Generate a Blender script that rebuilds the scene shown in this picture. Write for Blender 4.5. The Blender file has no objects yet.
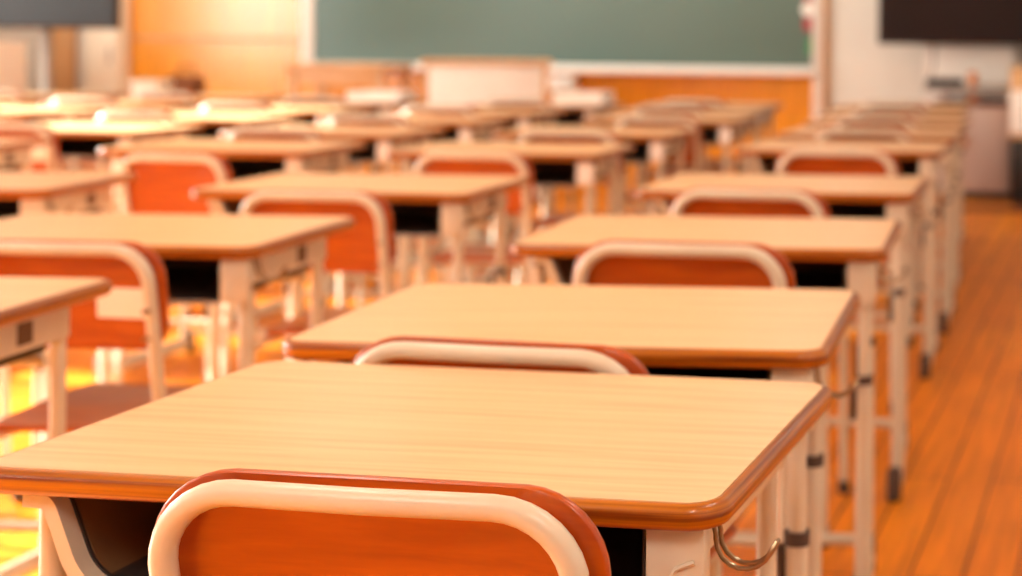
import bpy, bmesh, math, random
from mathutils import Vector, Matrix
random.seed(7)
scene = bpy.context.scene
C = scene.collection

# ---------------------------------------------------------------- camera
cam = bpy.data.cameras.new('camera')
cam.sensor_width = 36.0
cam.lens = 1590.0 / 1022.0 * 36.0
cam.shift_x = (511.0 - 926.0) / 1022.0          # the photograph is an off-centre crop
cam.shift_y = (32.0 - 288.0) / 1022.0
cam.clip_start = 0.05
cam.dof.use_dof = True
cam.dof.focus_distance = 1.20
cam.dof.aperture_fstop = 4.6
cam_o = bpy.data.objects.new('camera', cam)
C.objects.link(cam_o)
cam_o.location = (0, 0, 1.0727)
cam_o.matrix_world = (Matrix.Translation((0, 0, 1.0727)) @ Matrix.Rotation(0.1265, 4, 'Z')
                      @ Matrix.Rotation(math.pi / 2, 4, 'X') @ Matrix.Rotation(0.0082, 4, 'Z'))
scene.camera = cam_o

# ---------------------------------------------------------------- light and exposure
scene.view_settings.view_transform = 'Standard'
scene.view_settings.look = 'None'
scene.view_settings.gamma = 1.0
scene.view_settings.use_curve_mapping = False
scene.view_settings.exposure = 0.13

world = bpy.data.worlds.new('sky')
scene.world = world
world.use_nodes = True
bg = world.node_tree.nodes['Background']
bg.inputs['Color'].default_value = (0.90, 0.97, 0.90, 1)
bg.inputs['Strength'].default_value = 4.0

def light(name, kind, loc, energy, color, rot=None, **kw):
    l = bpy.data.lights.new(name, kind)
    l.energy = energy; l.color = color
    for k, v in kw.items(): setattr(l, k, v)
    o = bpy.data.objects.new(name, l)
    C.objects.link(o); o.location = loc
    if rot is not None: o.rotation_euler = rot
    return o
sun = light('sun', 'SUN', (-12, 9, 6), 48.0, (1.0, 0.97, 0.86), angle=math.radians(1.5))
sun.rotation_euler = Vector((1.0, -0.16, -0.355)).to_track_quat('-Z', 'Y').to_euler()
# room: x -8.3 .. 1.7, y -2.6 .. 10.7
X0, X1, Y0, Y1, ZC = -8.3, 1.7, -2.6, 10.703, 3.0
WINS = [(-1.9, 0.4), (0.8, 3.0), (3.3, 5.4), (5.65, 7.75)]
WZ0, WZ1 = 0.85, 2.65
for a, b in WINS:       # daylight entering by each window
    light('window_daylight', 'AREA', (X0 - 0.02, (a + b) / 2, (WZ0 + WZ1) / 2), (45, 60, 95, 125)[WINS.index((a, b))], (0.90, 0.97, 0.90),
          (0, -math.pi / 2, 0), shape='RECTANGLE', size=WZ1 - WZ0, size_y=b - a)
for x in (-5.2, -3.9, -2.6):      # unseen fill lights added to brighten the front wall
    light('board_fill', 'AREA', (x, 9.55, 2.80), 15, (0.92, 0.97, 0.86), (math.radians(52), 0, 0), shape='RECTANGLE', size=1.1, size_y=0.12)
LAMPS = [(x, y) for x in (-6.6, -4.2, -1.8, 0.5) for y in (-0.8, 2.2, 5.2, 8.2)]
for x, y in LAMPS:
    light('tube_light', 'AREA', (x, y, 2.86), {-0.8: 27, 2.2: 12, 5.2: 4, 8.2: 7}[y], (0.92, 0.97, 0.86), (0, 0, 0), shape='RECTANGLE', size=0.22, size_y=1.2)

# ---------------------------------------------------------------- materials
def mat(name, col, rough=0.5, metal=0.0, spec=0.5, coat=0.0):
    m = bpy.data.materials.new(name); m.use_nodes = True
    b = m.node_tree.nodes['Principled BSDF']
    b.inputs['Base Color'].default_value = (*col, 1)
    b.inputs['Roughness'].default_value = rough
    b.inputs['Metallic'].default_value = metal
    b.inputs['Specular IOR Level'].default_value = spec
    b.inputs['Coat Weight'].default_value = coat
    b.inputs['Coat Roughness'].default_value = 0.12
    return m

def wood(name, c1, c2, scale=(1, 1, 1), rough=0.4, nscale=6.0, detail=8, lo=0.35, hi=0.65, spec=0.5, coat=0.0, bump=0.0, c3=None):
    m = mat(name, c1, rough, 0, spec, coat)
    nt = m.node_tree; N = nt.nodes; L = nt.links
    b = N['Principled BSDF']
    tc = N.new('ShaderNodeTexCoord'); mp = N.new('ShaderNodeMapping')
    mp.inputs['Scale'].default_value = scale
    L.new(tc.outputs['Object'], mp.inputs['Vector'])
    nz = N.new('ShaderNodeTexNoise'); nz.inputs['Scale'].default_value = nscale; nz.inputs['Detail'].default_value = detail
    nz.inputs['Distortion'].default_value = 0.4
    L.new(mp.outputs[0], nz.inputs['Vector'])
    cr = N.new('ShaderNodeValToRGB')
    cr.color_ramp.elements[0].position = lo; cr.color_ramp.elements[0].color = (*c1, 1)
    cr.color_ramp.elements[1].position = hi; cr.color_ramp.elements[1].color = (*c2, 1)
    if c3:
        e = cr.color_ramp.elements.new((lo + hi) / 2); e.color = (*c3, 1)
    L.new(nz.outputs['Fac'], cr.inputs['Fac']); L.new(cr.outputs['Color'], b.inputs['Base Color'])
    if bump:
        bp = N.new('ShaderNodeBump'); bp.inputs['Strength'].default_value = bump; bp.inputs['Distance'].default_value = 0.001
        L.new(nz.outputs['Fac'], bp.inputs['Height']); L.new(bp.outputs[0], b.inputs['Normal'])
    return m

def planks(name, cols, width, length, along='Y', rough=0.3, spec=0.5, seam=(0.12, 0.03, 0.005), coat=0.0):
    """boards: brick texture for the seams and a tone per board, stretched noise for the grain"""
    m = mat(name, cols[0], rough, 0, spec, coat)
    nt = m.node_tree; N = nt.nodes; L = nt.links; b = N['Principled BSDF']
    tc = N.new('ShaderNodeTexCoord'); sx = N.new('ShaderNodeSeparateXYZ'); cx = N.new('ShaderNodeCombineXYZ')
    L.new(tc.outputs['Object'], sx.inputs[0])
    if along == 'Y':
        L.new(sx.outputs['Y'], cx.inputs['X']); L.new(sx.outputs['X'], cx.inputs['Y'])
    elif along == 'Z':
        L.new(sx.outputs['Z'], cx.inputs['X']); L.new(sx.outputs['X'], cx.inputs['Y'])
    else:
        L.new(sx.outputs['X'], cx.inputs['X']); L.new(sx.outputs['Z'], cx.inputs['Y'])
    br = N.new('ShaderNodeTexBrick')
    br.inputs['Scale'].default_value = 1.0
    br.inputs['Brick Width'].default_value = length
    br.inputs['Row Height'].default_value = width
    br.inputs['Mortar Size'].default_value = 0.0035
    br.inputs['Mortar Smooth'].default_value = 0.3
    br.offset = 0.37
    br.inputs['Color1'].default_value = (*cols[0], 1); br.inputs['Color2'].default_value = (*cols[1], 1)
    br.inputs['Mortar'].default_value = (*seam, 1)
    L.new(cx.outputs[0], br.inputs['Vector'])
    mp = N.new('ShaderNodeMapping'); mp.inputs['Scale'].default_value = (1.5, 22, 1)
    L.new(cx.outputs[0], mp.inputs['Vector'])
    nz = N.new('ShaderNodeTexNoise'); nz.inputs['Scale'].default_value = 2.0; nz.inputs['Detail'].default_value = 7
    L.new(mp.outputs[0], nz.inputs['Vector'])
    mr = N.new('ShaderNodeMapRange'); mr.inputs['From Min'].default_value = 0.3; mr.inputs['From Max'].default_value = 0.7
    mr.inputs['To Min'].default_value = 0.72; mr.inputs['To Max'].default_value = 1.15
    L.new(nz.outputs['Fac'], mr.inputs['Value'])
    mx = N.new('ShaderNodeMix'); mx.data_type = 'RGBA'; mx.blend_type = 'MULTIPLY'; mx.inputs['Factor'].default_value = 1
    L.new(br.outputs['Color'], mx.inputs['A']); L.new(mr.outputs[0], mx.inputs['B'])
    L.new(mx.outputs['Result'], b.inputs['Base Color'])
    return m

def plaster(name, col, rough=0.8):
    return wood(name, tuple(c * 0.94 for c in col), col, (1, 1, 1), rough, 3.0, 5, 0.3, 0.7, 0.3)

M = {}
M['laminate'] = wood('oak_laminate', (0.76, 0.525, 0.30), (0.63, 0.385, 0.19), (1.2, 26, 26), 0.34, 3.2, 9, 0.36, 0.72, 0.4, c3=(0.70, 0.465, 0.245))
M['edge'] = wood('stained_edge_wood', (0.46, 0.145, 0.003), (0.18, 0.036, 0.002), (1.5, 1.5, 160), 0.30, 1.6, 4, 0.40, 0.62, 0.35, 0.3)
M['ply'] = wood('varnished_plywood', (0.46, 0.080, 0.001), (0.31, 0.038, 0.001), (3, 8, 22), 0.33, 3.0, 8, 0.32, 0.72, 0.5, 0.2)
M['ply_edge'] = mat('plywood_edge', (0.50, 0.17, 0.035), 0.5)
M['cream'] = wood('cream_enamel', (0.68, 0.62, 0.50), (0.63, 0.57, 0.46), (1, 1, 1), 0.30, 12, 4, 0.3, 0.7, 0.5)
M['steel_dark'] = wood('dark_tray_steel', (0.030, 0.022, 0.020), (0.018, 0.014, 0.014), (1, 1, 1), 0.5, 9, 3)
M['tray_brown'] = wood('brown_slot_lit_tray', (0.16, 0.085, 0.035), (0.12, 0.06, 0.025), (1, 1, 1), 0.45, 9, 3)
M['rubber'] = wood('dark_rubber', (0.075, 0.05, 0.045), (0.055, 0.04, 0.036), (1, 1, 1), 0.6, 20, 3)
M['wire'] = wood('hook_wire', (0.36, 0.25, 0.15), (0.28, 0.20, 0.12), (1, 1, 1), 0.28, 20, 3); M['wire'].node_tree.nodes['Principled BSDF'].inputs['Metallic'].default_value = 0.8
M['paper'] = wood('white_paper', (0.92, 0.88, 0.84), (0.86, 0.82, 0.78), (1, 1, 1), 0.5, 9, 3)
M['floor'] = planks('orange_floorboards', [(0.84, 0.26, 0.006), (0.70, 0.195, 0.004)], 0.105, 1.9, 'Y', 0.40, 0.22, (0.16, 0.035, 0.003))
M['panel'] = planks('orange_wall_boards', [(0.90, 0.36, 0.008), (0.85, 0.325, 0.006)], 0.60, 4.0, 'Z', 0.30, 0.5, (0.5, 0.14, 0.01), coat=1.0)
M['panel'].node_tree.nodes['Principled BSDF'].inputs['Coat Roughness'].default_value = 0.24
M['plaster'] = plaster('cream_plaster', (0.76, 0.73, 0.68))
M['tan'] = wood('tan_wood', (0.72, 0.42, 0.20), (0.62, 0.33, 0.14), (8, 8, 1), 0.4, 2, 6)
M['white'] = wood('white_paint', (0.90, 0.86, 0.82), (0.87, 0.83, 0.79), (1, 1, 1), 0.45, 6, 3)
M['grey'] = wood('grey_metal', (0.36, 0.33, 0.31), (0.30, 0.28, 0.27), (1, 1, 1), 0.35, 6, 3)
M['board'] = wood('chalkboard_green', (0.040, 0.105, 0.085), (0.060, 0.125, 0.103), (0.6, 1, 1.4), 0.42, 1.3, 5, 0.3, 0.75, 1.0)
M['black'] = wood('black_plastic', (0.016, 0.012, 0.013), (0.011, 0.009, 0.010), (1, 1, 1), 0.4, 6, 3)
M['screen'] = wood('dark_screen', (0.018, 0.011, 0.012), (0.012, 0.009, 0.010), (1, 1, 1), 0.28, 1, 2, 0.35, 0.65, 0.22)
M['red'] = wood('red_plastic', (0.50, 0.02, 0.04), (0.42, 0.015, 0.03), (1, 1, 1), 0.4, 6, 3)
M['green'] = wood('green_plastic', (0.04, 0.36, 0.10), (0.03, 0.30, 0.08), (1, 1, 1), 0.4, 6, 3)
M['orange'] = wood('orange_plastic', (0.62, 0.20, 0.04), (0.55, 0.16, 0.03), (1, 1, 1), 0.4, 6, 3)
M['brown'] = wood('brown_cloth', (0.22, 0.065, 0.015), (0.16, 0.045, 0.010), (1, 1, 1), 0.8, 14, 4)
M['pinkgrey'] = wood('pinkish_grey_steel', (0.52, 0.40, 0.37), (0.48, 0.37, 0.34), (1, 1, 1), 0.4, 4, 3)
M['curtain'] = wood('cream_cloth', (0.90, 0.84, 0.72), (0.82, 0.75, 0.63), (10, 10, 0.6), 0.8, 2, 4)
M['tube'] = mat('lamp_tube', (1, 1, 1), 0.5)
_b = M['tube'].node_tree.nodes['Principled BSDF']; _b.inputs['Emission Color'].default_value = (1, 0.9, 0.75, 1); _b.inputs['Emission Strength'].default_value = 3.0
M['glass'] = bpy.data.materials.new('window_glass'); M['glass'].use_nodes = True
_n = M['glass'].node_tree; _n.nodes.remove(_n.nodes['Principled BSDF'])
_t = _n.nodes.new('ShaderNodeBsdfTransparent'); _t.inputs['Color'].default_value = (0.96, 0.97, 0.97, 1)
_g = _n.nodes.new('ShaderNodeBsdfGlossy'); _g.inputs['Roughness'].default_value = 0.03
_m = _n.nodes.new('ShaderNodeMixShader'); _m.inputs[0].default_value = 0.06
_n.links.new(_t.outputs[0], _m.inputs[1]); _n.links.new(_g.outputs[0], _m.inputs[2]); _n.links.new(_m.outputs[0], _n.nodes['Material Output'].inputs['Surface'])

# ---------------------------------------------------------------- mesh helpers
def box(bm, x0, x1, y0, y1, z0, z1, bev=0.0, seg=2):
    r = bmesh.ops.create_cube(bm, size=1.0)
    vs = r['verts']
    for v in vs:
        v.co = Vector((x0 + (v.co.x + .5) * (x1 - x0), y0 + (v.co.y + .5) * (y1 - y0), z0 + (v.co.z + .5) * (z1 - z0)))
    if bev:
        es = list({e for v in vs for e in v.link_edges})
        bmesh.ops.bevel(bm, geom=es, offset=bev, segments=seg, affect='EDGES', profile=0.5)

def tube(bm, pts, r, n=12, cap=True, sx=1.0):
    """sweep a circle along points (parallel transport)"""
    pts = [Vector(p) for p in pts]
    rings = []; up = None
    for i, p in enumerate(pts):
        if i == 0: t = pts[1] - p
        elif i == len(pts) - 1: t = p - pts[i - 1]
        else: t = (pts[i + 1] - p).normalized() + (p - pts[i - 1]).normalized()
        t.normalize()
        if up is None:
            up = Vector((0, 1, 0)) if abs(t.y) < 0.9 else Vector((1, 0, 0))
        up = (up - t * up.dot(t)).normalized()
        sd = t.cross(up)
        rings.append([bm.verts.new(p + up * (math.cos(2 * math.pi * k / n) * r) + sd * (math.sin(2 * math.pi * k / n) * r * sx)) for k in range(n)])
    for a, b in zip(rings, rings[1:]):
        for k in range(n):
            bm.faces.new((a[k], a[(k + 1) % n], b[(k + 1) % n], b[k]))
    if cap:
        bm.faces.new(rings[0][::-1]); bm.faces.new(rings[-1])

def arc(c, r, a0, a1, n, plane='XZ'):
    out = []
    for i in range(n + 1):
        a = a0 + (a1 - a0) * i / n
        u, v = r * math.cos(a), r * math.sin(a)
        out.append({'XZ': (c[0] + u, c[1], c[2] + v), 'YZ': (c[0], c[1] + u, c[2] + v), 'XY': (c[0] + u, c[1] + v, c[2])}[plane])
    return out

def fillet(pts, r, n=6):
    """round the inner corners of a polyline"""
    P = [Vector(p) for p in pts]; out = [P[0]]
    for i in range(1, len(P) - 1):
        a = (P[i - 1] - P[i]); b = (P[i + 1] - P[i])
        d = min(r, a.length * .49, b.length * .49)
        p0 = P[i] + a.normalized() * d; p1 = P[i] + b.normalized() * d
        for k in range(n + 1):
            t = k / n
            out.append((1 - t) ** 2 * p0 + 2 * t * (1 - t) * P[i] + t * t * p1)
    out.append(P[-1]); return out

def obj(name, bm, m, parent=None, smooth=True, angle=40):
    me = bpy.data.meshes.new(name)
    bmesh.ops.recalc_face_normals(bm, faces=bm.faces)
    bm.to_mesh(me); bm.free()
    me.materials.append(m)
    if smooth:
        me.polygons.foreach_set('use_smooth', [True] * len(me.polygons))
        me.set_sharp_from_angle(angle=math.radians(angle))
    o = bpy.data.objects.new(name, me); C.objects.link(o)
    if parent: o.parent = parent
    return o

def NB(): return bmesh.new()
def bx(name, m, parent, *a, bev=0.0, seg=2):
    b = NB(); box(b, *a, bev=bev, seg=seg); return obj(name, b, m, parent)
def tb(name, m, parent, pts, r, n=12, sx=1.0):
    b = NB(); tube(b, pts, r, n, sx=sx); return obj(name, b, m, parent)
def thing(name, label, cat, loc=(0, 0, 0), rz=0.0, group=None):
    o = bpy.data.objects.new(name, None); C.objects.link(o)
    o.empty_display_size = 0.1
    o.location = loc; o.rotation_euler = (0, 0, rz)
    o['label'] = label; o['category'] = cat
    if group: o['group'] = group
    return o
def tag(o, label, cat, group=None):
    o['label'] = label; o['category'] = cat
    if group: o['group'] = group
    return o
def struct(o):
    o['kind'] = 'structure'; return o
def dup(root, loc, rz, label, group):
    r = root.copy(); C.objects.link(r); r.location = loc; r.rotation_euler = (0, 0, rz)
    r['label'] = label; r['group'] = group
    for ch in list(root.children):
        c = ch.copy(); C.objects.link(c); c.parent = r
        for g in list(ch.children):
            d = g.copy(); C.objects.link(d); d.parent = c
    return r

# ---------------------------------------------------------------- the room
def wall_with_holes(name, m, x, y0, y1, z0, z1, holes, th, side):
    """wall in the plane x = const, th thick towards `side`, rectangular openings"""
    b = NB()
    xa, xb = (x - th, x) if side < 0 else (x, x + th)
    cur = y0
    for (a, c, lo, hi) in holes:
        box(b, xa, xb, cur, a, z0, z1)
        if lo > z0: box(b, xa, xb, a, c, z0, lo)
        box(b, xa, xb, a, c, hi, z1)
        cur = c
    box(b, xa, xb, cur, y1, z0, z1)
    return struct(obj(name, b, m, smooth=False))

struct(bx('floor', M['floor'], None, X0 - .2, X1 + .2, Y0 - .2, Y1 + .2, -0.1, 0.0))
struct(bx('ceiling', M['plaster'], None, X0 - .2, X1 + .2, Y0 - .2, Y1 + .2, ZC, ZC + 0.1))
wall_with_holes('wall_left', M['plaster'], X0, Y0, Y1, 0, ZC, [(a, b, WZ0, WZ1) for a, b in WINS], 0.15, -1)
struct(bx('wall_right', M['plaster'], None, X1, X1 + .12, Y0, Y1, 0, ZC))
M['dark_back'] = wood('brown_back_wall', (0.26, 0.16, 0.09), (0.21, 0.12, 0.065), (1, 1, 1), 0.8, 40, 4)  # unseen back wall made dark brown to cut the bounce light
struct(bx('wall_back', M['dark_back'], None, X0, X1, Y0 - .12, Y0, 0, ZC))
struct(bx('wall_front', M['plaster'], None, X0, X1, Y1, Y1 + .12, 0, ZC))
for i, (a, b) in enumerate(WINS):
    w = thing('window_%d' % (i + 1), '', ''); del w['label']; del w['category']; struct(w)
    fb = NB(); t = 0.045; xa, xb = X0 - .11, X0 - .05
    box(fb, xa, xb, a, b, WZ0, WZ0 + t); box(fb, xa, xb, a, b, WZ1 - t, WZ1)
    box(fb, xa, xb, a, a + t, WZ0, WZ1); box(fb, xa, xb, b - t, b, WZ0, WZ1)
    mid = (a + b) / 2
    box(fb, xa, xb, mid - t / 2, mid + t / 2, WZ0, WZ1); box(fb, xa, xb, a, b, 2.05, 2.05 + t * .8)
    obj('window_frame', fb, M['grey'], w, smooth=False)
    bx('window_pane', M['glass'], w, X0 - .083, X0 - .077, a + t, b - t, WZ0 + t, WZ1 - t)
# front wall boarding, trims
FY = Y1
struct(bx('trim_1', M['panel'], None, -7.30, -2.135, FY - 0.022, FY - .001, 0.0, ZC - .001))                # orange boarding behind the chalkboard
struct(bx('trim_2', M['tan'], None, -7.30, -5.80, FY - 0.034, FY - .0225, 0.97, 0.995, bev=.003))     # dado rail
struct(bx('trim_3', M['white'], None, -2.13, -2.065, FY - 0.06, FY - .001, 0.0, ZC - .001, bev=.004))         # white upright
struct(bx('trim_4', M['tan'], None, -2.063, -2.03, FY - 0.04, FY - .001, 0.0, ZC - .001, bev=.003))
struct(bx('trim_5', M['tan'], None, -7.80, -7.585, FY - 0.05, FY - .001, 0.0, ZC - .001, bev=.004))             # tan pilaster
struct(bx('baseboard_front', M['brown'], None, -2.04, X1 - .02, FY - 0.018, FY - .001, 0.0, 0.09, bev=.003))
struct(bx('baseboard_right', M['brown'], None, X1 - 0.018, X1 - .001, Y0 + .02, Y1 - .03, 0.0, 0.09, bev=.003))

# ceiling lights (tube fittings above the rows)
def lamp():
    r = thing('ceiling_light', '', 'ceiling light')
    b = NB(); box(b, -.13, .13, -.64, .64, .08, .14, bev=.01); obj('housing', b, M['white'], r)
    for sx in (-.06, .06):
        tb('lamp_tube', M['tube'], r, [(sx, -.58, .055), (sx, .58, .055)], .013, 10)
    return r
l0 = None
ORD4 = ['first', 'second', 'third', 'fourth']
for k, (x, y) in enumerate(LAMPS):
    lab = 'white twin-tube ceiling light, %s from the back in the %s line from the windows' % (ORD4[k % 4], ORD4[k // 4])
    if l0 is None:
        l0 = lamp(); l0.location = (x, y, 2.859); l0['label'] = lab; l0['group'] = 'twin-tube ceiling lights'
    else:
        dup(l0, (x, y, 2.859), 0, lab, 'twin-tube ceiling lights')

# ---------------------------------------------------------------- chalkboard
cb = thing('chalkboard', 'wide green chalkboard in a white frame on the front wall', 'chalkboard', (-3.93, FY - .03, 0))
BX0, BX1, BZ0, BZ1 = -1.80, 1.80, 0.825, 2.02
bx('board_surface', M['board'], cb, BX0 + .002, BX1 - .002, -.03, -.001, BZ0 + .002, BZ1)
b = NB(); box(b, BX0 - .095, BX0, -.05, 0, BZ0 - .06, BZ1 + .06, bev=.004); box(b, BX1, BX1 + .02, -.05, 0, BZ0 - .06, BZ1 + .06, bev=.004)
box(b, BX0, BX1, -.05, 0, BZ1, BZ1 + .06, bev=.004); box(b, BX0, BX1, -.05, 0, BZ0 - .045, BZ0, bev=.004)
obj('frame', b, M['white'], cb)
b = NB(); box(b, BX0, BX1, -.13, -.052, BZ0 - .052, BZ0 - .04, bev=.003); box(b, BX0, BX1, -.135, -.125, BZ0 - .052, BZ0 - .02, bev=.003)
obj('chalk_tray', b, M['white'], cb)
def disc(name, m, x, z, r, y=FY - .066, th=.012):
    b = NB(); tube(b, [(x, y, z), (x, y + th * .6, z), (x, y + th, z)], r, 20); return obj(name, b, m)
tag(disc('magnet', M['white'], -2.165, 1.22, .045), 'round white magnet near the right end of the chalkboard', 'magnet')
b = NB(); box(b, -2.192, -2.135, FY - .075, FY - .061, 1.075, 1.165, bev=.012, seg=3); tag(obj('magnet', b, M['red']), 'red magnet below the white one at the chalkboard right edge', 'magnet')
b = NB(); box(b, -2.192, -2.135, FY - .075, FY - .061, 1.275, 1.345, bev=.012, seg=3); tag(obj('magnet', b, M['red']), 'red magnet at the picture top, right edge of chalkboard', 'magnet')
b = NB(); box(b, -2.165, -2.135, FY - .075, FY - .061, .91, 1.03, bev=.01, seg=3); tag(obj('magnet', b, M['green']), 'green magnet strip low on the chalkboard right edge', 'magnet')

er = thing('eraser_cleaner', 'small white eraser cleaner box fixed below the chalkboard tray', 'eraser cleaner', (-3.86, FY - .03, 0))
bx('housing', M['white'], er, -.095, .085, -.165, -.05, .64, .745, bev=.015, seg=3)
bx('slot_lid', M['grey'], er, -.07, .06, -.15, -.08, .745, .75, bev=.002)
tb('switch_knob', M['grey'], er, [(.04, -.165, .69), (.04, -.178, .69)], .012, 12)

# ---------------------------------------------------------------- lectern, platform things
lc = thing('lectern', 'white-fronted lectern with tan wooden top before the chalkboard', 'lectern', (-3.90, 9.35, 0), 0.38)
b = NB(); box(b, -.35, .33, 0, .02, 0.04, .85, bev=.003); obj('front_panel', b, M['white'], lc)
b = NB(); box(b, -.37, -.35, 0, .46, 0, .85, bev=.003); obj('side_panel', b, M['tan'], lc)
b = NB(); box(b, .33, .36, 0, .46, 0, .85, bev=.003); obj('side_panel', b, M['tan'], lc)
bx('shelf', M['tan'], lc, -.349, .329, .021, .44, .46, .48, bev=.002)
bx('lectern_top', M['tan'], lc, -.40, .39, -.02, .49, .85, .875, bev=.008, seg=3)
td = thing('teacher_desk', 'tan wooden table beside the left of the lectern', 'table', (-4.98, 9.55, 0))
bx('tabletop', M['tan'], td, -.36, .30, 0, .45, .80, .835, bev=.006)
for sx in (-.32, .26):
    for sy in (.04, .41): bx('leg', M['tan'], td, sx - .02, sx + .02, sy - .02, sy + .02, 0, .80, bev=.004)
bx('apron', M['tan'], td, -.30, .24, .03, .05, .70, .80, bev=.003)

# ---------------------------------------------------------------- televisions
def tv(name, label, x, y, z0, w, h, rz=0):
    t = thing(name, label, 'television', (x, y, z0), rz)
    b = NB(); box(b, 0, w, -.02, .035, 0, h, bev=.006); obj('bezel', b, M['black'], t)
    bx('screen', M['screen'], t, .018, w - .018, -.024, -.019, .022, h - .018)
    bx('rear_housing', M['black'], t, .2, w - .2, .035, .09, .15, h - .15, bev=.02)
    return t
tv('television', 'large black television above the grey cabinet at right', -1.64, 10.40, 0.99, 1.45, .84)
st = thing('television_stand', 'light stand and backboard carrying the television at right', 'stand', (-1.0, 10.56, 0))
bx('back_panel', M['white'], st, -.35, .26, -.02, 0, .60, 1.10, bev=.004)
tb('pole', M['grey'], st, [(-.16, .03, .02), (-.16, .03, 1.6)], .02)
tb('pole', M['grey'], st, [(.1, .03, .02), (.1, .03, 1.6)], .02)
bx('base', M['grey'], st, -.35, .3, -.03, .12, 0, .03, bev=.006)
bx('mount_plate', M['grey'], st, -.2, .14, -.065, -.02, 1.2, 1.6, bev=.004)
b = NB(); tube(b, fillet([(-1.27, 10.36, 1.02), (-1.265, 10.40, .90), (-1.27, 10.33, .80), (-1.28, 10.30, .765)], .05), .006, 8)
tag(obj('power_cable', b, M['black']), 'thin black cable hanging from the right television', 'cable')
cab = thing('storage_cabinet', 'pinkish grey steel cabinet with orange knobs under the television', 'cabinet', (-.97, 10.12, 0))
bx('body', M['pinkgrey'], cab, -.22, .23, .006, .36, .05, .60, bev=.006)
bx('plinth', M['black'], cab, -.21, .22, .02, .35, 0, .05)
bx('cabinet_top', M['grey'], cab, -.33, .24, -.02, .37, .685, .725, bev=.006)
for sx in (-.20, .20):
    for sy in (.04, .32): bx('post', M['pinkgrey'], cab, sx - .015, sx + .015, sy - .015, sy + .015, .60, .685)
bx('lower_shelf', M['brown'], cab, -.28, .235, -.01, .36, .60, .622, bev=.003)
dr = bx('door', M['pinkgrey'], cab, -.205, .215, -.01, .005, .07, .59, bev=.004)
b = NB(); tube(b, [(-.07, -.012, .375), (-.07, -.03, .375), (-.07, -.04, .375)], .028, 16); obj('knob', b, M['orange'], dr)
tag(bx('disc_player', M['black'], None, -1.29, -1.06, 10.14, 10.32, .7255, .775, bev=.006), 'flat black player on top of the steel cabinet', 'disc player')
def jar(name, label, x, y, z, r, h, m):
    b = NB(); tube(b, [(x, y, z), (x, y, z + h * .15), (x, y, z + h * .7), (x, y, z + h * .9)], r, 16)
    tube(b, [(x, y, z + h * .9), (x, y, z + h)], r * .8, 16)
    return tag(obj(name, b, m), label, 'jar')
jar('jar', 'small orange jar on top of the steel cabinet', -.985, 10.16, .7255, .03, .095, M['orange'])
jar('jar', 'small orange jar on the shelf inside the steel cabinet', -.985, 10.15, .6225, .025, .055, M['orange'])
sc = thing('side_cabinet', 'wooden side cabinet with dark lower door at right picture edge', 'cabinet', (-.50, 9.75, 0))
bx('body', M['tan'], sc, -.22, .35, .012, .42, .42, .86, bev=.006)
bx('lower_body', M['black'], sc, -.21, .34, .012, .42, .03, .419, bev=.004)
bx('door', M['white'], sc, -.215, .345, 0, .011, .45, .72, bev=.003)
bx('foot_plinth', M['brown'], sc, -.20, .33, .03, .41, 0, .03)
tag(bx('floor_shade', M['brown'], None, -1.20, .9, 9.45, 9.72, 0.0005, .012, bev=.004), 'dark brown patch standing for shade on the floor before the side cabinet', 'shade patch')  # thin dark sheet added where shade falls on the floor

tv('television', 'dark television with pale reflections at upper left corner', -7.60, 8.3, 1.085, 1.25, .75, 0.10)
b_ = bpy.data.objects['television.001']
b_.location = (-7.00, 8.35, 1.05)
s2 = thing('television_stand', 'grey stand with white shelf under the left television', 'stand', (-6.42, 8.56, 0), .10)
tb('pole', M['grey'], s2, [(-.33, .03, .02), (-.33, .03, 1.5)], .022)
tb('pole', M['grey'], s2, [(.13, .03, .02), (.13, .03, 1.5)], .03)
bx('shelf', M['white'], s2, -.42, .36, -.16, .05, .62, .66, bev=.005)
bx('base', M['grey'], s2, -.4, .4, -.2, .2, 0, .04, bev=.01)
bx('mount_plate', M['grey'], s2, -.3, .3, -.03, .01, 1.2, 1.5, bev=.004)
wc = thing('white_cabinet', 'white low cabinet near the left windows', 'cabinet', (-7.95, 9.4, 0))
bx('body', M['white'], wc, -.30, .62, .012, .42, .06, .96, bev=.006)
bx('plinth', M['grey'], wc, -.28, .60, .03, .40, 0, .06)
for k in range(2):
    d = bx('door', M['white'], wc, -.29 + .46 * k, .155 + .455 * k, 0, .011, .08, .94, bev=.004)
    bx('handle', M['grey'], d, (.10 if k == 0 else .20), (.12 if k == 0 else .22), -.02, 0, .45, .60, bev=.004)
cu = thing('cream_locker', 'pale cream locker against the front wall left of boarding', 'locker', (-7.27, 10.53, 0))
bx('body', M['curtain'], cu, -.14, .115, .012, .145, .03, 1.75, bev=.006)
d = bx('door', M['curtain'], cu, -.13, .105, 0, .011, .05, 1.73, bev=.004)
bx('handle', M['grey'], d, .05, .065, -.015, 0, .8, .92, bev=.003)
bx('plinth', M['grey'], cu, -.13, .10, .03, .14, 0, .03)
bn = thing('cream_box', 'pale cream upright box before the orange boarding at left', 'box', (-6.07, 9.2, 0))
bx('body', M['curtain'], bn, -.09, .09, 0, .14, 0, .70, bev=.012)
bx('lid', M['curtain'], bn, -.10, .10, -.01, .15, .70, .73, bev=.01)
bk = thing('brown_bag', 'brown bag standing on a stool before the orange boarding', 'bag', (-6.08, 9.6, 0.6205))
b = NB(); box(b, -.11, .11, 0, .12, 0, .13, bev=.03, seg=4); obj('bag_body', b, M['brown'], bk)
tb('handle', M['brown'], bk, fillet([(-.05, .06, .12), (-.05, .06, .19), (.05, .06, .19), (.05, .06, .12)], .03), .008, 8)
so = thing('stool', 'small tan stool carrying the brown bag', 'stool', (-6.08, 9.6, 0))
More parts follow.
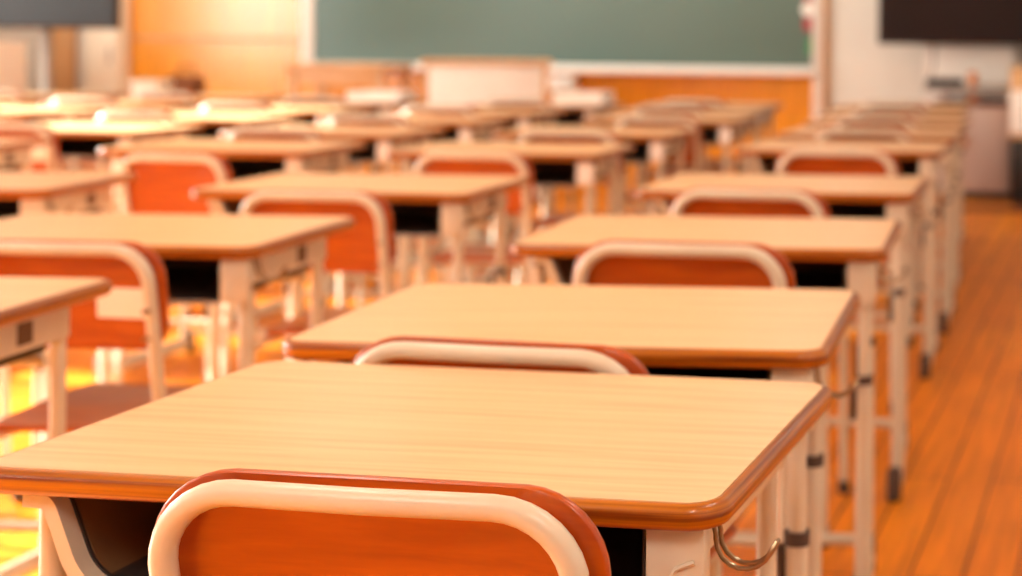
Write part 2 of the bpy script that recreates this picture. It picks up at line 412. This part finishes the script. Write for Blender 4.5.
bx('seat', M['tan'], so, -.15, .15, -.06, .20, .59, .62, bev=.008)
for sx in (-.12, .12):
    for sy in (-.03, .17): bx('leg', M['tan'], so, sx - .015, sx + .015, sy - .015, sy + .015, 0, .59, bev=.003)

# ---------------------------------------------------------------- school desk
W, D, H, TH = .65, .45, .70, .022
def rounded_rect(x0, x1, y0, y1, r, n=6):
    out = []
    for cx, cy, a in ((x1 - r, y0 + r, -math.pi / 2), (x1 - r, y1 - r, 0), (x0 + r, y1 - r, math.pi / 2), (x0 + r, y0 + r, math.pi)):
        for i in range(n + 1):
            t = a + math.pi / 2 * i / n; out.append((cx + r * math.cos(t), cy + r * math.sin(t)))
    return out

def make_desk(label, group):
    t = thing('school_desk', label, 'desk', group=group)
    # laminate field
    b = NB(); rr = rounded_rect(-W / 2 + .005, W / 2 - .005, .005, D - .005, .026)
    ri_ = rounded_rect(-W / 2 + .0058, W / 2 - .0058, .0058, D - .0058, .0252)
    vt = [b.verts.new((x, y, H)) for x, y in ri_]; vb = [b.verts.new((x, y, H - .008)) for x, y in ri_]
    b.faces.new(vt); b.faces.new(vb[::-1])
    for i in range(len(rr)): b.faces.new((vb[i], vb[(i + 1) % len(rr)], vt[(i + 1) % len(rr)], vt[i]))
    top = obj('desktop', b, M['laminate'], t)
    # bull-nosed wooden edge: profile swept round the outline
    prof = [(.0, -.0004), (.002, -.0006), (.005, -.0016), (.0078, -.004), (.0092, -.0075), (.0095, -.0115), (.0088, -.016), (.006, -.0202), (.002, -TH), (-.03, -TH), (-.03, -.0085), (-.0, -.0085)]
    b = NB(); rings = []
    nn = len(rr)
    for i in range(nn):
        p0 = Vector(rr[i - 1]); p1 = Vector(rr[i]); p2 = Vector(rr[(i + 1) % nn])
        d1 = (p1 - p0); d2 = (p2 - p1)
        d = (d1.normalized() if d1.length > 1e-6 else d2.normalized()) + (d2.normalized() if d2.length > 1e-6 else d1.normalized())
        d.normalize(); nrm = Vector((d.y, -d.x))
        # inward offsets are clamped inside the corner radius
        rings.append([b.verts.new((p1.x + nrm.x * max(u, -.024), p1.y + nrm.y * max(u, -.024), H + v)) for u, v in prof])
    for i in range(nn):
        a, c = rings[i], rings[(i + 1) % nn]
        for k in range(len(prof)):
            k2 = (k + 1) % len(prof)
            b.faces.new((a[k], c[k], c[k2], a[k2]))
    obj('edge_band', b, M['edge'], top, angle=50)
    bx('underside', M['tan'], top, -W / 2 + .028, W / 2 - .028, .028, D - .028, H - TH, H - .0085)
    # book tray: bent sheet, sloped S shaped wall at left, upright wall at right
    zt = H - TH - .0005
    path = fillet([(-.283, zt), (-.256, zt - .001), (-.232, zt - .062), (-.212, zt - .078), (.257, zt - .078), (.257, zt)], .012, 4)
    b = NB()
    th = .0022
    outer = [(p.x, p.y) for p in path]
    # offset inward (towards the tray middle / up)
    inner = []
    for i in range(len(outer)):
        a = Vector(outer[max(i - 1, 0)]); c = Vector(outer[min(i + 1, len(outer) - 1)])
        d = (c - a).normalized(); inner.append((outer[i][0] - d.y * th, outer[i][1] + d.x * th))
    y0, y1 = .030, .385
    fo = [b.verts.new((x, y0, z)) for x, z in outer]; fi = [b.verts.new((x, y0, z)) for x, z in inner]
    ro = [b.verts.new((x, y1, z)) for x, z in outer]; ri = [b.verts.new((x, y1, z)) for x, z in inner]
    for i in range(len(outer) - 1):
        b.faces.new((fo[i], fo[i + 1], ro[i + 1], ro[i])); b.faces.new((fi[i], ri[i], ri[i + 1], fi[i + 1]))
        b.faces.new((fo[i], fi[i], fi[i + 1], fo[i + 1])); b.faces.new((ro[i], ro[i + 1], ri[i + 1], ri[i]))
    back = [b.verts.new((x, y1 + .001, z)) for x, z in outer[1:]]
    b.faces.new(back)
    tray = obj('book_tray', b, M['steel_dark'], t)
    # cream flange along the front of the sloped wall
    def ribbon(name, pts, y0, y1, wd, m, par):
        b = NB(); P = [Vector(p) for p in pts]
        A = []; 
        for i, p in enumerate(P):
            a = P[max(i - 1, 0)]; c = P[min(i + 1, len(P) - 1)]; d = (c - a).normalized()
            nx, nz = -d.z if len(d) > 2 else -d.y, d.x
            nn_ = Vector((-d.y, d.x))
            A.append([b.verts.new((p.x, y0, p.y)), b.verts.new((p.x - nn_.x * wd, y0, p.y - nn_.y * wd)), b.verts.new((p.x - nn_.x * wd, y1, p.y - nn_.y * wd)), b.verts.new((p.x, y1, p.y))])
        for a, c in zip(A, A[1:]):
            for k in range(4): b.faces.new((a[k], a[(k + 1) % 4], c[(k + 1) % 4], c[k]))
        b.faces.new(A[0][::-1]); b.faces.new(A[-1])
        return obj(name, b, m, par)
    fl = [(x, z) for x, z in outer]
    n_left = next(i for i, (x, z) in enumerate(fl) if x > -.205)
    class V2(Vector): pass
    ribbon('tray_bracket', [(x, z) for x, z in fl[:n_left]], .012, .032, .0125, M['cream'], tray)
    ribbon('lit_tray_wall', [(x + .0025, z) for x, z in fl[2:n_left + 2]], .033, .383, -.0008, M['tray_brown'], tray)  # brown strip: the light on the sloped tray wall, put into its colour
    bx('tray_lip', M['grey'], tray, -.20, .257, .022, .032, zt - .080, zt - .074, bev=.001)
    tb('tray_rib', M['grey'], tray, [(-.21 + .0, .14, zt - .072), (-.232, .14, zt - .05), (-.25, .14, zt - .006)], .0025, 6)
    tb('tray_rib', M['grey'], tray, [(-.21 + .0, .26, zt - .072), (-.232, .26, zt - .05), (-.25, .26, zt - .006)], .0025, 6)
    # side channel at right, with a pressed arch
    b = NB(); box(b, .262, .311, .014, .034, zt - .075, zt, bev=.003); box(b, .262, .284, .035, .40, zt - .055, zt, bev=.003)
    sp = obj('side_channel', b, M['cream'], t)
    b = NB(); tube(b, [(.275, .0135, zt - .073), (.278, .0135, zt - .05), (.288, .0135, zt - .033), (.303, .0135, zt - .027)], .0022, 6); obj('pressed_rib', b, M['cream'], sp)
    bx('slot', M['tray_brown'], sp, .2835, .2855, .27, .305, zt - .045, zt - .014)
    # legs: upper oval tube telescopes into a lower sleeve with a dark collar
    for xf in (-.287, .289):
        for y in (.055, .400):
            x = xf if y < .1 else xf * .92
            zt2 = zt - (.0755 if (x > 0 and y < .1) else .0)
            lg = tb('leg', M['cream'], t, [(x, y, .36), (x, y, zt2)], .0108, 14, 1.0)
            tb('leg_sleeve', M['cream'], lg, [(x, y, .052), (x, y, .468)], .0138, 14, 1.0)
            tb('collar', M['rubber'], lg, [(x, y, .458), (x, y, .462), (x, y, .470), (x, y, .474)], .0158, 14)
            bx('height_clip', M['rubber'], lg, x - .0245, x - .0142, y - .008, y + .008, .395, .457, bev=.003)
            if x < 0: tb('top_collar', M['grey'], lg, [(x, y, zt2 - .022), (x, y, zt2 - .010)], .0150, 14)
        rn = NB(); tube(rn, [(xf, .0, .034), (xf, .04, .034), (xf * .92, .39, .034), (xf * .92, .425, .034)], .015, 14, sx=1.35); rn = obj('runner', rn, M['cream'], t)
        for ya, yb, xx in ((-.034, .004, xf), (.415, .442, xf * .92)):
            b = NB(); box(b, xx - .016, xx + .016, ya, yb, 0, .076, bev=.009, seg=3); obj('rubber_foot', b, M['rubber'], rn)
    tb('crossbar', M['cream'], t, [(-.24, .400, .075), (.243, .400, .075)], .0115, 12)
    tb('crossbar', M['cream'], t, [(-.24, .405, .585), (.243, .405, .585)], .009, 12)
    # bag hook: a doubled wire bent to a J beside the right edge
    hx, hy, hz = .315, .04, zt - .002
    def J(yy):
        pts = [(hx - .02, yy, hz)] + [(hx - .004, yy, hz - .003), (hx - .002, yy, hz - .010)]
        for i in range(9):
            a = math.pi + (math.pi - .40) * i / 8
            pts.append((hx + .0215 + .0235 * math.cos(a), yy, hz - .0135 + .0235 * math.sin(a)))
        return pts
    a_, c_ = J(hy), J(hy + .014)
    tip = Vector(a_[-1]); tip2 = Vector(c_[-1]); mid = (tip + tip2) / 2 + Vector((.004, 0, .007))
    pts = a_ + [mid + Vector((0, -.003, 0)), mid + Vector((0, .003, 0))] + c_[::-1]
    tb('bag_hook', M['wire'], t, pts, .0022, 8)
    return t

# ---------------------------------------------------------------- school chair
def make_chair(label, group, zs=1.0):
    """origin on the floor under the top of the back; the seat lies towards +y"""
    t = thing('school_chair', label, 'chair', group=group)
    hw, r = .155, .0102
    zt = .738
    # back frame: inverted U from rear foot to rear foot
    def side(s):
        return [(s * (hw + .012), -.003, .014), (s * (hw + .004), .03, .30), (s * hw, .045, .44), (s * hw, .020, .60)]
    L_ = [Vector(p) for p in side(-1)]; R_ = [Vector(p) for p in side(1)]
    cr = .058
    left = [Vector((-hw, .008, zt - r - cr))]
    topz = zt - r
    path = L_ + [Vector((-hw, .006, topz - cr))]
    for i in range(1, 9):
        a = math.pi - (math.pi / 2) * i / 8
        path.append(Vector((-hw + cr + cr * math.cos(a), .006 - .006 * math.sin(a), topz - cr + cr * math.sin(a))))
    path += [Vector((0, -.003, topz))]
    for i in range(0, 9):
        a = math.pi / 2 - (math.pi / 2) * i / 8
        path.append(Vector((hw - cr + cr * math.cos(a), .006 - .006 * math.sin(a), topz - cr + cr * math.sin(a))))
    path += R_[::-1]
    sm = [path[0]]
    for p, q in zip(path, path[1:]):
        if (q - p).length > .08:
            sm += [p.lerp(q, .33), p.lerp(q, .67)]
        sm.append(q)
    fr = tb('back_frame', M['cream'], t, sm, r, 14)
    for s in (-1, 1):
        b = NB(); tube(b, [(s * (hw + .0125), -.004, 0), (s * (hw + .0122), -.001, .03)], .0135, 12); obj('rubber_foot', b, M['rubber'], fr)
    # plywood back, gently curved, in front of the tube, with a layered edge
    b = NB()
    pw, z0, z1 = .173, .560, .7385
    n = 16; th = .010; cr2 = .062
    outl = []
    for cx, cz, a in ((pw - cr2, z1 - cr2, 0), (-pw + cr2, z1 - cr2, math.pi / 2), (-pw + .045, z0 + .045, math.pi), (pw - .045, z0 + .045, 3 * math.pi / 2)):
        rr_ = cr2 if cz > .65 else .045
        for i in range(9):
            q = a + math.pi / 2 * i / 8
            outl.append((cx + rr_ * math.cos(q), cz + rr_ * math.sin(q)))
    def yb(x, z): return .0145 + .02 * (1 - (x / pw) ** 2) * 0.8 - .010 * (z - .65) / .1 + .005
    # grid fill inside the outline by scaling towards the centre
    rings_f, rings_b = [], []
    cz0 = (z0 + z1) / 2
    for sc_ in (1, .985, .8, .55, .3):
        rf = []; rb = []
        for x, z in outl:
            xx, zz = x * sc_, cz0 + (z - cz0) * sc_
            e = .0025 if sc_ == 1 else 0
            rf.append(b.verts.new((xx + .001, yb(xx, zz) + e, zz))); rb.append(b.verts.new((xx + .001, yb(xx, zz) + th - e, zz)))
        rings_f.append(rf); rings_b.append(rb)
    m_ = len(outl)
    for R in (rings_f, rings_b):
        for a, c in zip(R, R[1:]):
            for k in range(m_): b.faces.new((a[k], a[(k + 1) % m_], c[(k + 1) % m_], c[k]))
        b.faces.new(R[-1])
    for k in range(m_): b.faces.new((rings_f[0][k], rings_f[0][(k + 1) % m_], rings_b[0][(k + 1) % m_], rings_b[0][k]))
    bk = obj('backrest', b, M['ply'], t, angle=60)
    for s in (-1, 1):
        for z in (.585, .63):
            tb('screw', M['wire'], bk, [(s * hw, .004, z), (s * hw, -.009, z)], .004, 10)
    # seat: saddle shaped plywood
    b = NB(); nx, ny = 12, 10; sw, sd = .158, .355
    g = []; g2 = []
    for j in range(ny + 1):
        row, row2 = [], []
        for i in range(nx + 1):
            u = -1 + 2 * i / nx; v = j / ny
            wd = sw * (1 - .10 * abs(1 - v) ** 2)
            ex = u * wd * (1 - .07 * (max(0, abs(v - .5) * 2 - .75) / .25) ** 2)
            y = .062 + sd * v
            z = .425 - .010 * (1 - u * u) * math.sin(math.pi * min(v * 1.1, 1)) - (.012 * ((v - .85) / .15) ** 2 if v > .85 else 0)
            row.append(b.verts.new((ex, y, z))); row2.append(b.verts.new((ex, y, z - .010)))
        g.append(row); g2.append(row2)
    for j in range(ny):
        for i in range(nx):
            b.faces.new((g[j][i], g[j][i + 1], g[j + 1][i + 1], g[j + 1][i])); b.faces.new((g2[j][i], g2[j + 1][i], g2[j + 1][i + 1], g2[j][i + 1]))
    for j in range(ny):
        b.faces.new((g[j][0], g[j + 1][0], g2[j + 1][0], g2[j][0])); b.faces.new((g[j][nx], g2[j][nx], g2[j + 1][nx], g[j + 1][nx]))
    for i in range(nx):
        b.faces.new((g[0][i], g2[0][i], g2[0][i + 1], g[0][i + 1])); b.faces.new((g[ny][i], g[ny][i + 1], g2[ny][i + 1], g2[ny][i]))
    obj('seat', b, M['ply'], t, angle=50)
    # front leg loops
    for s in (-1, 1):
        lg = tb('front_leg', M['cream'], t, fillet([(s * (hw - .009), .048, .400), (s * (hw - .022), .365, .400), (s * (hw - .022), .385, .014)], .045), .0100, 12)
        b = NB(); tube(b, [(s * (hw - .022), .385, 0), (s * (hw - .022), .385, .03)], .0135, 12); obj('rubber_foot', b, M['rubber'], lg)
    tb('stretcher', M['cream'], t, [(-hw, .20, .398), (hw, .20, .398)], .009, 10)
    tb('stretcher', M['cream'], t, [(-hw - .004, .026, .27), (hw + .004, .026, .27)], .0085, 10)
    return t

def add_sticker(ch, x0, x1, z0, z1):
    b = NB(); n = 6; v = []
    for i in range(n + 1):
        x = x0 + (x1 - x0) * i / n
        yy = lambda z: .0145 + .016 * (1 - (x / .176) ** 2) - .010 * (z - .65) / .1 + .005 - .0012
        v.append([b.verts.new((x, yy(z0), z0)), b.verts.new((x, yy(z1), z1)), b.verts.new((x, yy(z1) + .0009, z1)), b.verts.new((x, yy(z0) + .0009, z0))])
    for a, c in zip(v, v[1:]):
        for k in range(4): b.faces.new((a[k], a[(k + 1) % 4], c[(k + 1) % 4], c[k]))
    b.faces.new(v[0][::-1]); b.faces.new(v[-1])
    o = obj('white_patch', b, M['paper'], ch, smooth=False); o['label'] = 'white sticker on the plywood'

ORD = ['first', 'second', 'third', 'fourth', 'fifth', 'sixth', 'seventh', 'eighth', 'ninth', 'tenth']
# column: (desk mid x, near edge y, turn, chair x, chair y, chair turn, chair width factor)
COLS = {
 'aisle': ('right aisle row', [
   (-.641, 1.220, -.019, -.5635, 1.122, -.030, 1.068, .990),
   (-.673, 1.795, .076, -.702, 1.697, -.055, 1.08, .975),
   (-.736, 2.662, .078, -.695, 2.420, .000, 1.04),
   (-.812, 3.600, .050, -.791, 3.262, -.025, 1.01),
   (-.905, 4.900, .010, -.816, 4.424, .0, 1.03),
   (-.935, 5.640, .0, -.90, 5.38, .03, 1.0),
   (-.99, 6.37, -.0, -.975, 6.12, -.02, 1.0),
   (-1.06, 7.07, .02, -1.04, 6.85, .0, 1.0),
   (-1.12, 7.76, .0, -1.10, 7.55, .0, 1.0)]),
 'second': ('second row from right', [
   (-1.757, 1.700, .10, -1.80, 1.45, .05, 1.0),
   (-1.79, 2.495, .085, -1.695, 2.33, .07, 1.02, .985),
   (-1.80, 3.400, .05, -1.70, 3.15, .03, .97, .985),
   (-1.895, 4.56, .05, -1.83, 4.27, .03, 1.0, .98),
   (-1.94, 5.45, .0, -1.835, 5.05, .0, 1.04),
   (-1.93, 6.37, .0, -1.80, 5.94, .0, 1.0),
   (-2.02, 6.98, .0, -2.02, 6.865, .0, 1.0),
   (-2.08, 7.57, .0, -2.08, 7.465, .0, 1.0)]),
 'third': ('third row from right', [
   (-2.75, 3.270, .14, -2.70, 3.02, .05, 1.0),
   (-2.77, 4.470, .05, -2.58, 4.03, -.03, .96, .98),
   (-2.86, 5.25, .0, -2.82, 4.97, .03, 1.0),
   (-2.90, 6.02, .02, -2.88, 5.75, .0, 1.0),
   (-2.93, 6.72, -.02, -2.95, 6.535, .0, 1.0),
   (-2.87, 7.42, .0, -2.87, 7.235, .0, 1.0)]),
 'fourth': ('fourth row from right', [
   (-3.80, 4.35, .03, -3.74, 4.08, .0, 1.0),
   (-3.80, 5.20, .0, -3.75, 4.92, .04, 1.0),
   (-3.82, 5.98, .02, -3.80, 5.70, .0, 1.0),
   (-3.87, 6.72, .0, -3.86, 6.49, -.0, 1.0),
   (-3.92, 7.42, .02, -3.90, 7.235, .0, 1.0)]),
 'fifth': ('fifth row from right', [
   (-4.75, 5.50, .0, -4.72, 5.22, .02, 1.0),
   (-4.77, 6.25, .02, -4.76, 5.98, .0, 1.0),
   (-4.80, 6.95, .0, -4.78, 6.775, .0, 1.0),
   (-4.84, 7.65, .0, -4.83, 7.475, .0, 1.0)]),
 'sixth': ('sixth row from right', [
   (-5.72, 6.90, .0, -5.70, 6.62, .02, 1.0),
   (-5.75, 7.62, .02, -5.74, 7.43, .0, 1.0)]),
}
LOOKD = {('aisle', 0): 'oak-topped school desk nearest the camera, grain sharply in focus',
         ('aisle', 1): 'oak-topped school desk directly behind the nearest sharp one',
         ('aisle', 2): 'blurred oak-topped desk with dark open tray, third along the right aisle',
         ('second', 0): 'blurred school desk cut off by the left picture edge, wedge-shaped top',
         ('second', 1): 'large blurred oak desk at left behind the chair with white sticker'}
LOOKC = {('aisle', 0): 'orange plywood chair with cream tube frame, sharp in the foreground',
         ('aisle', 1): 'cream-framed chair whose top bar peeps between the two nearest desks',
         ('second', 1): 'orange-red chair at left with a white sticker on its backrest',
         ('third', 1): 'blurred orange chair in the third row, whole backrest showing at left',
         ('fourth', 1): 'small blurred chair with white sticker beside the left picture edge'}
desk0 = chair0 = None
PATCHED = []
for key, (where, rows) in COLS.items():
    for i, (dx, dy, da, cx, cy, ca, cs, *cz) in enumerate(rows):
        last = i == len(rows) - 1
        pos = ('last' if last else ORD[i])
        dl = LOOKD.get((key, i), 'blurred oak-topped desk, %s from the camera in the %s' % (ORD[i], where))
        cl = LOOKC.get((key, i), 'blurred cream-framed orange chair at %s desk of %s' % (ORD[i], where))
        gd, gc = 'school desks in rows', 'school chairs in rows'
        if desk0 is None:
            desk0 = make_desk(dl, gd); desk0.location = (dx, dy, 0); desk0.rotation_euler = (0, 0, da); d = desk0
            chair0 = make_chair(cl, gc); chair0.location = (cx, cy, 0); chair0.rotation_euler = (0, 0, ca); c = chair0
        else:
            d = dup(desk0, (dx, dy, 0), da, dl, gd)
            c = dup(chair0, (cx, cy, 0), ca, cl, gc)
        c.scale = (cs, 1, cz[0] if cz else 1)
        if (key, i) in (('second', 1), ('fourth', 1)): PATCHED.append(c)
        if key != 'aisle' and i >= (3 if key == 'second' else 2): PATCHED.append(d)
for o in PATCHED:
    if o.name.startswith('school_chair'): add_sticker(o, .055, .150, .612, .662)
    else:
        z = H - TH - .0005
        s = bx('white_patch', M['paper'], o, .266, .312, .0118, .0138, z - .066, z - .012); s['label'] = 'white patch'  # white patch on the front plate of the side channel

def paper_box(label, x, y, rz, w, d, h, m):
    t = thing('paper_tray', label, 'tray', (x, y, .7008), rz)
    b = NB(); box(b, -w / 2, w / 2, -d / 2, d / 2, 0, .006); box(b, -w / 2, w / 2, -d / 2, -d / 2 + .004, .006, h); box(b, -w / 2, w / 2, d / 2 - .004, d / 2, .006, h)
    box(b, -w / 2, -w / 2 + .004, -d / 2 + .004, d / 2 - .004, .006, h); box(b, w / 2 - .004, w / 2, -d / 2 + .004, d / 2 - .004, .006, h)
    obj('tray_body', b, m, t, smooth=False)
    bx('papers', M['paper'], t, -w / 2 + .01, w / 2 - .01, -d / 2 + .01, d / 2 - .01, .0065, h * .8)
paper_box('white paper tray on a far desk right of the lectern', -2.68, 7.62, .03, .25, .20, .06, M['white'])
paper_box('white paper tray on a far desk left of the lectern', -3.735, 7.62, .0, .28, .20, .05, M['white'])
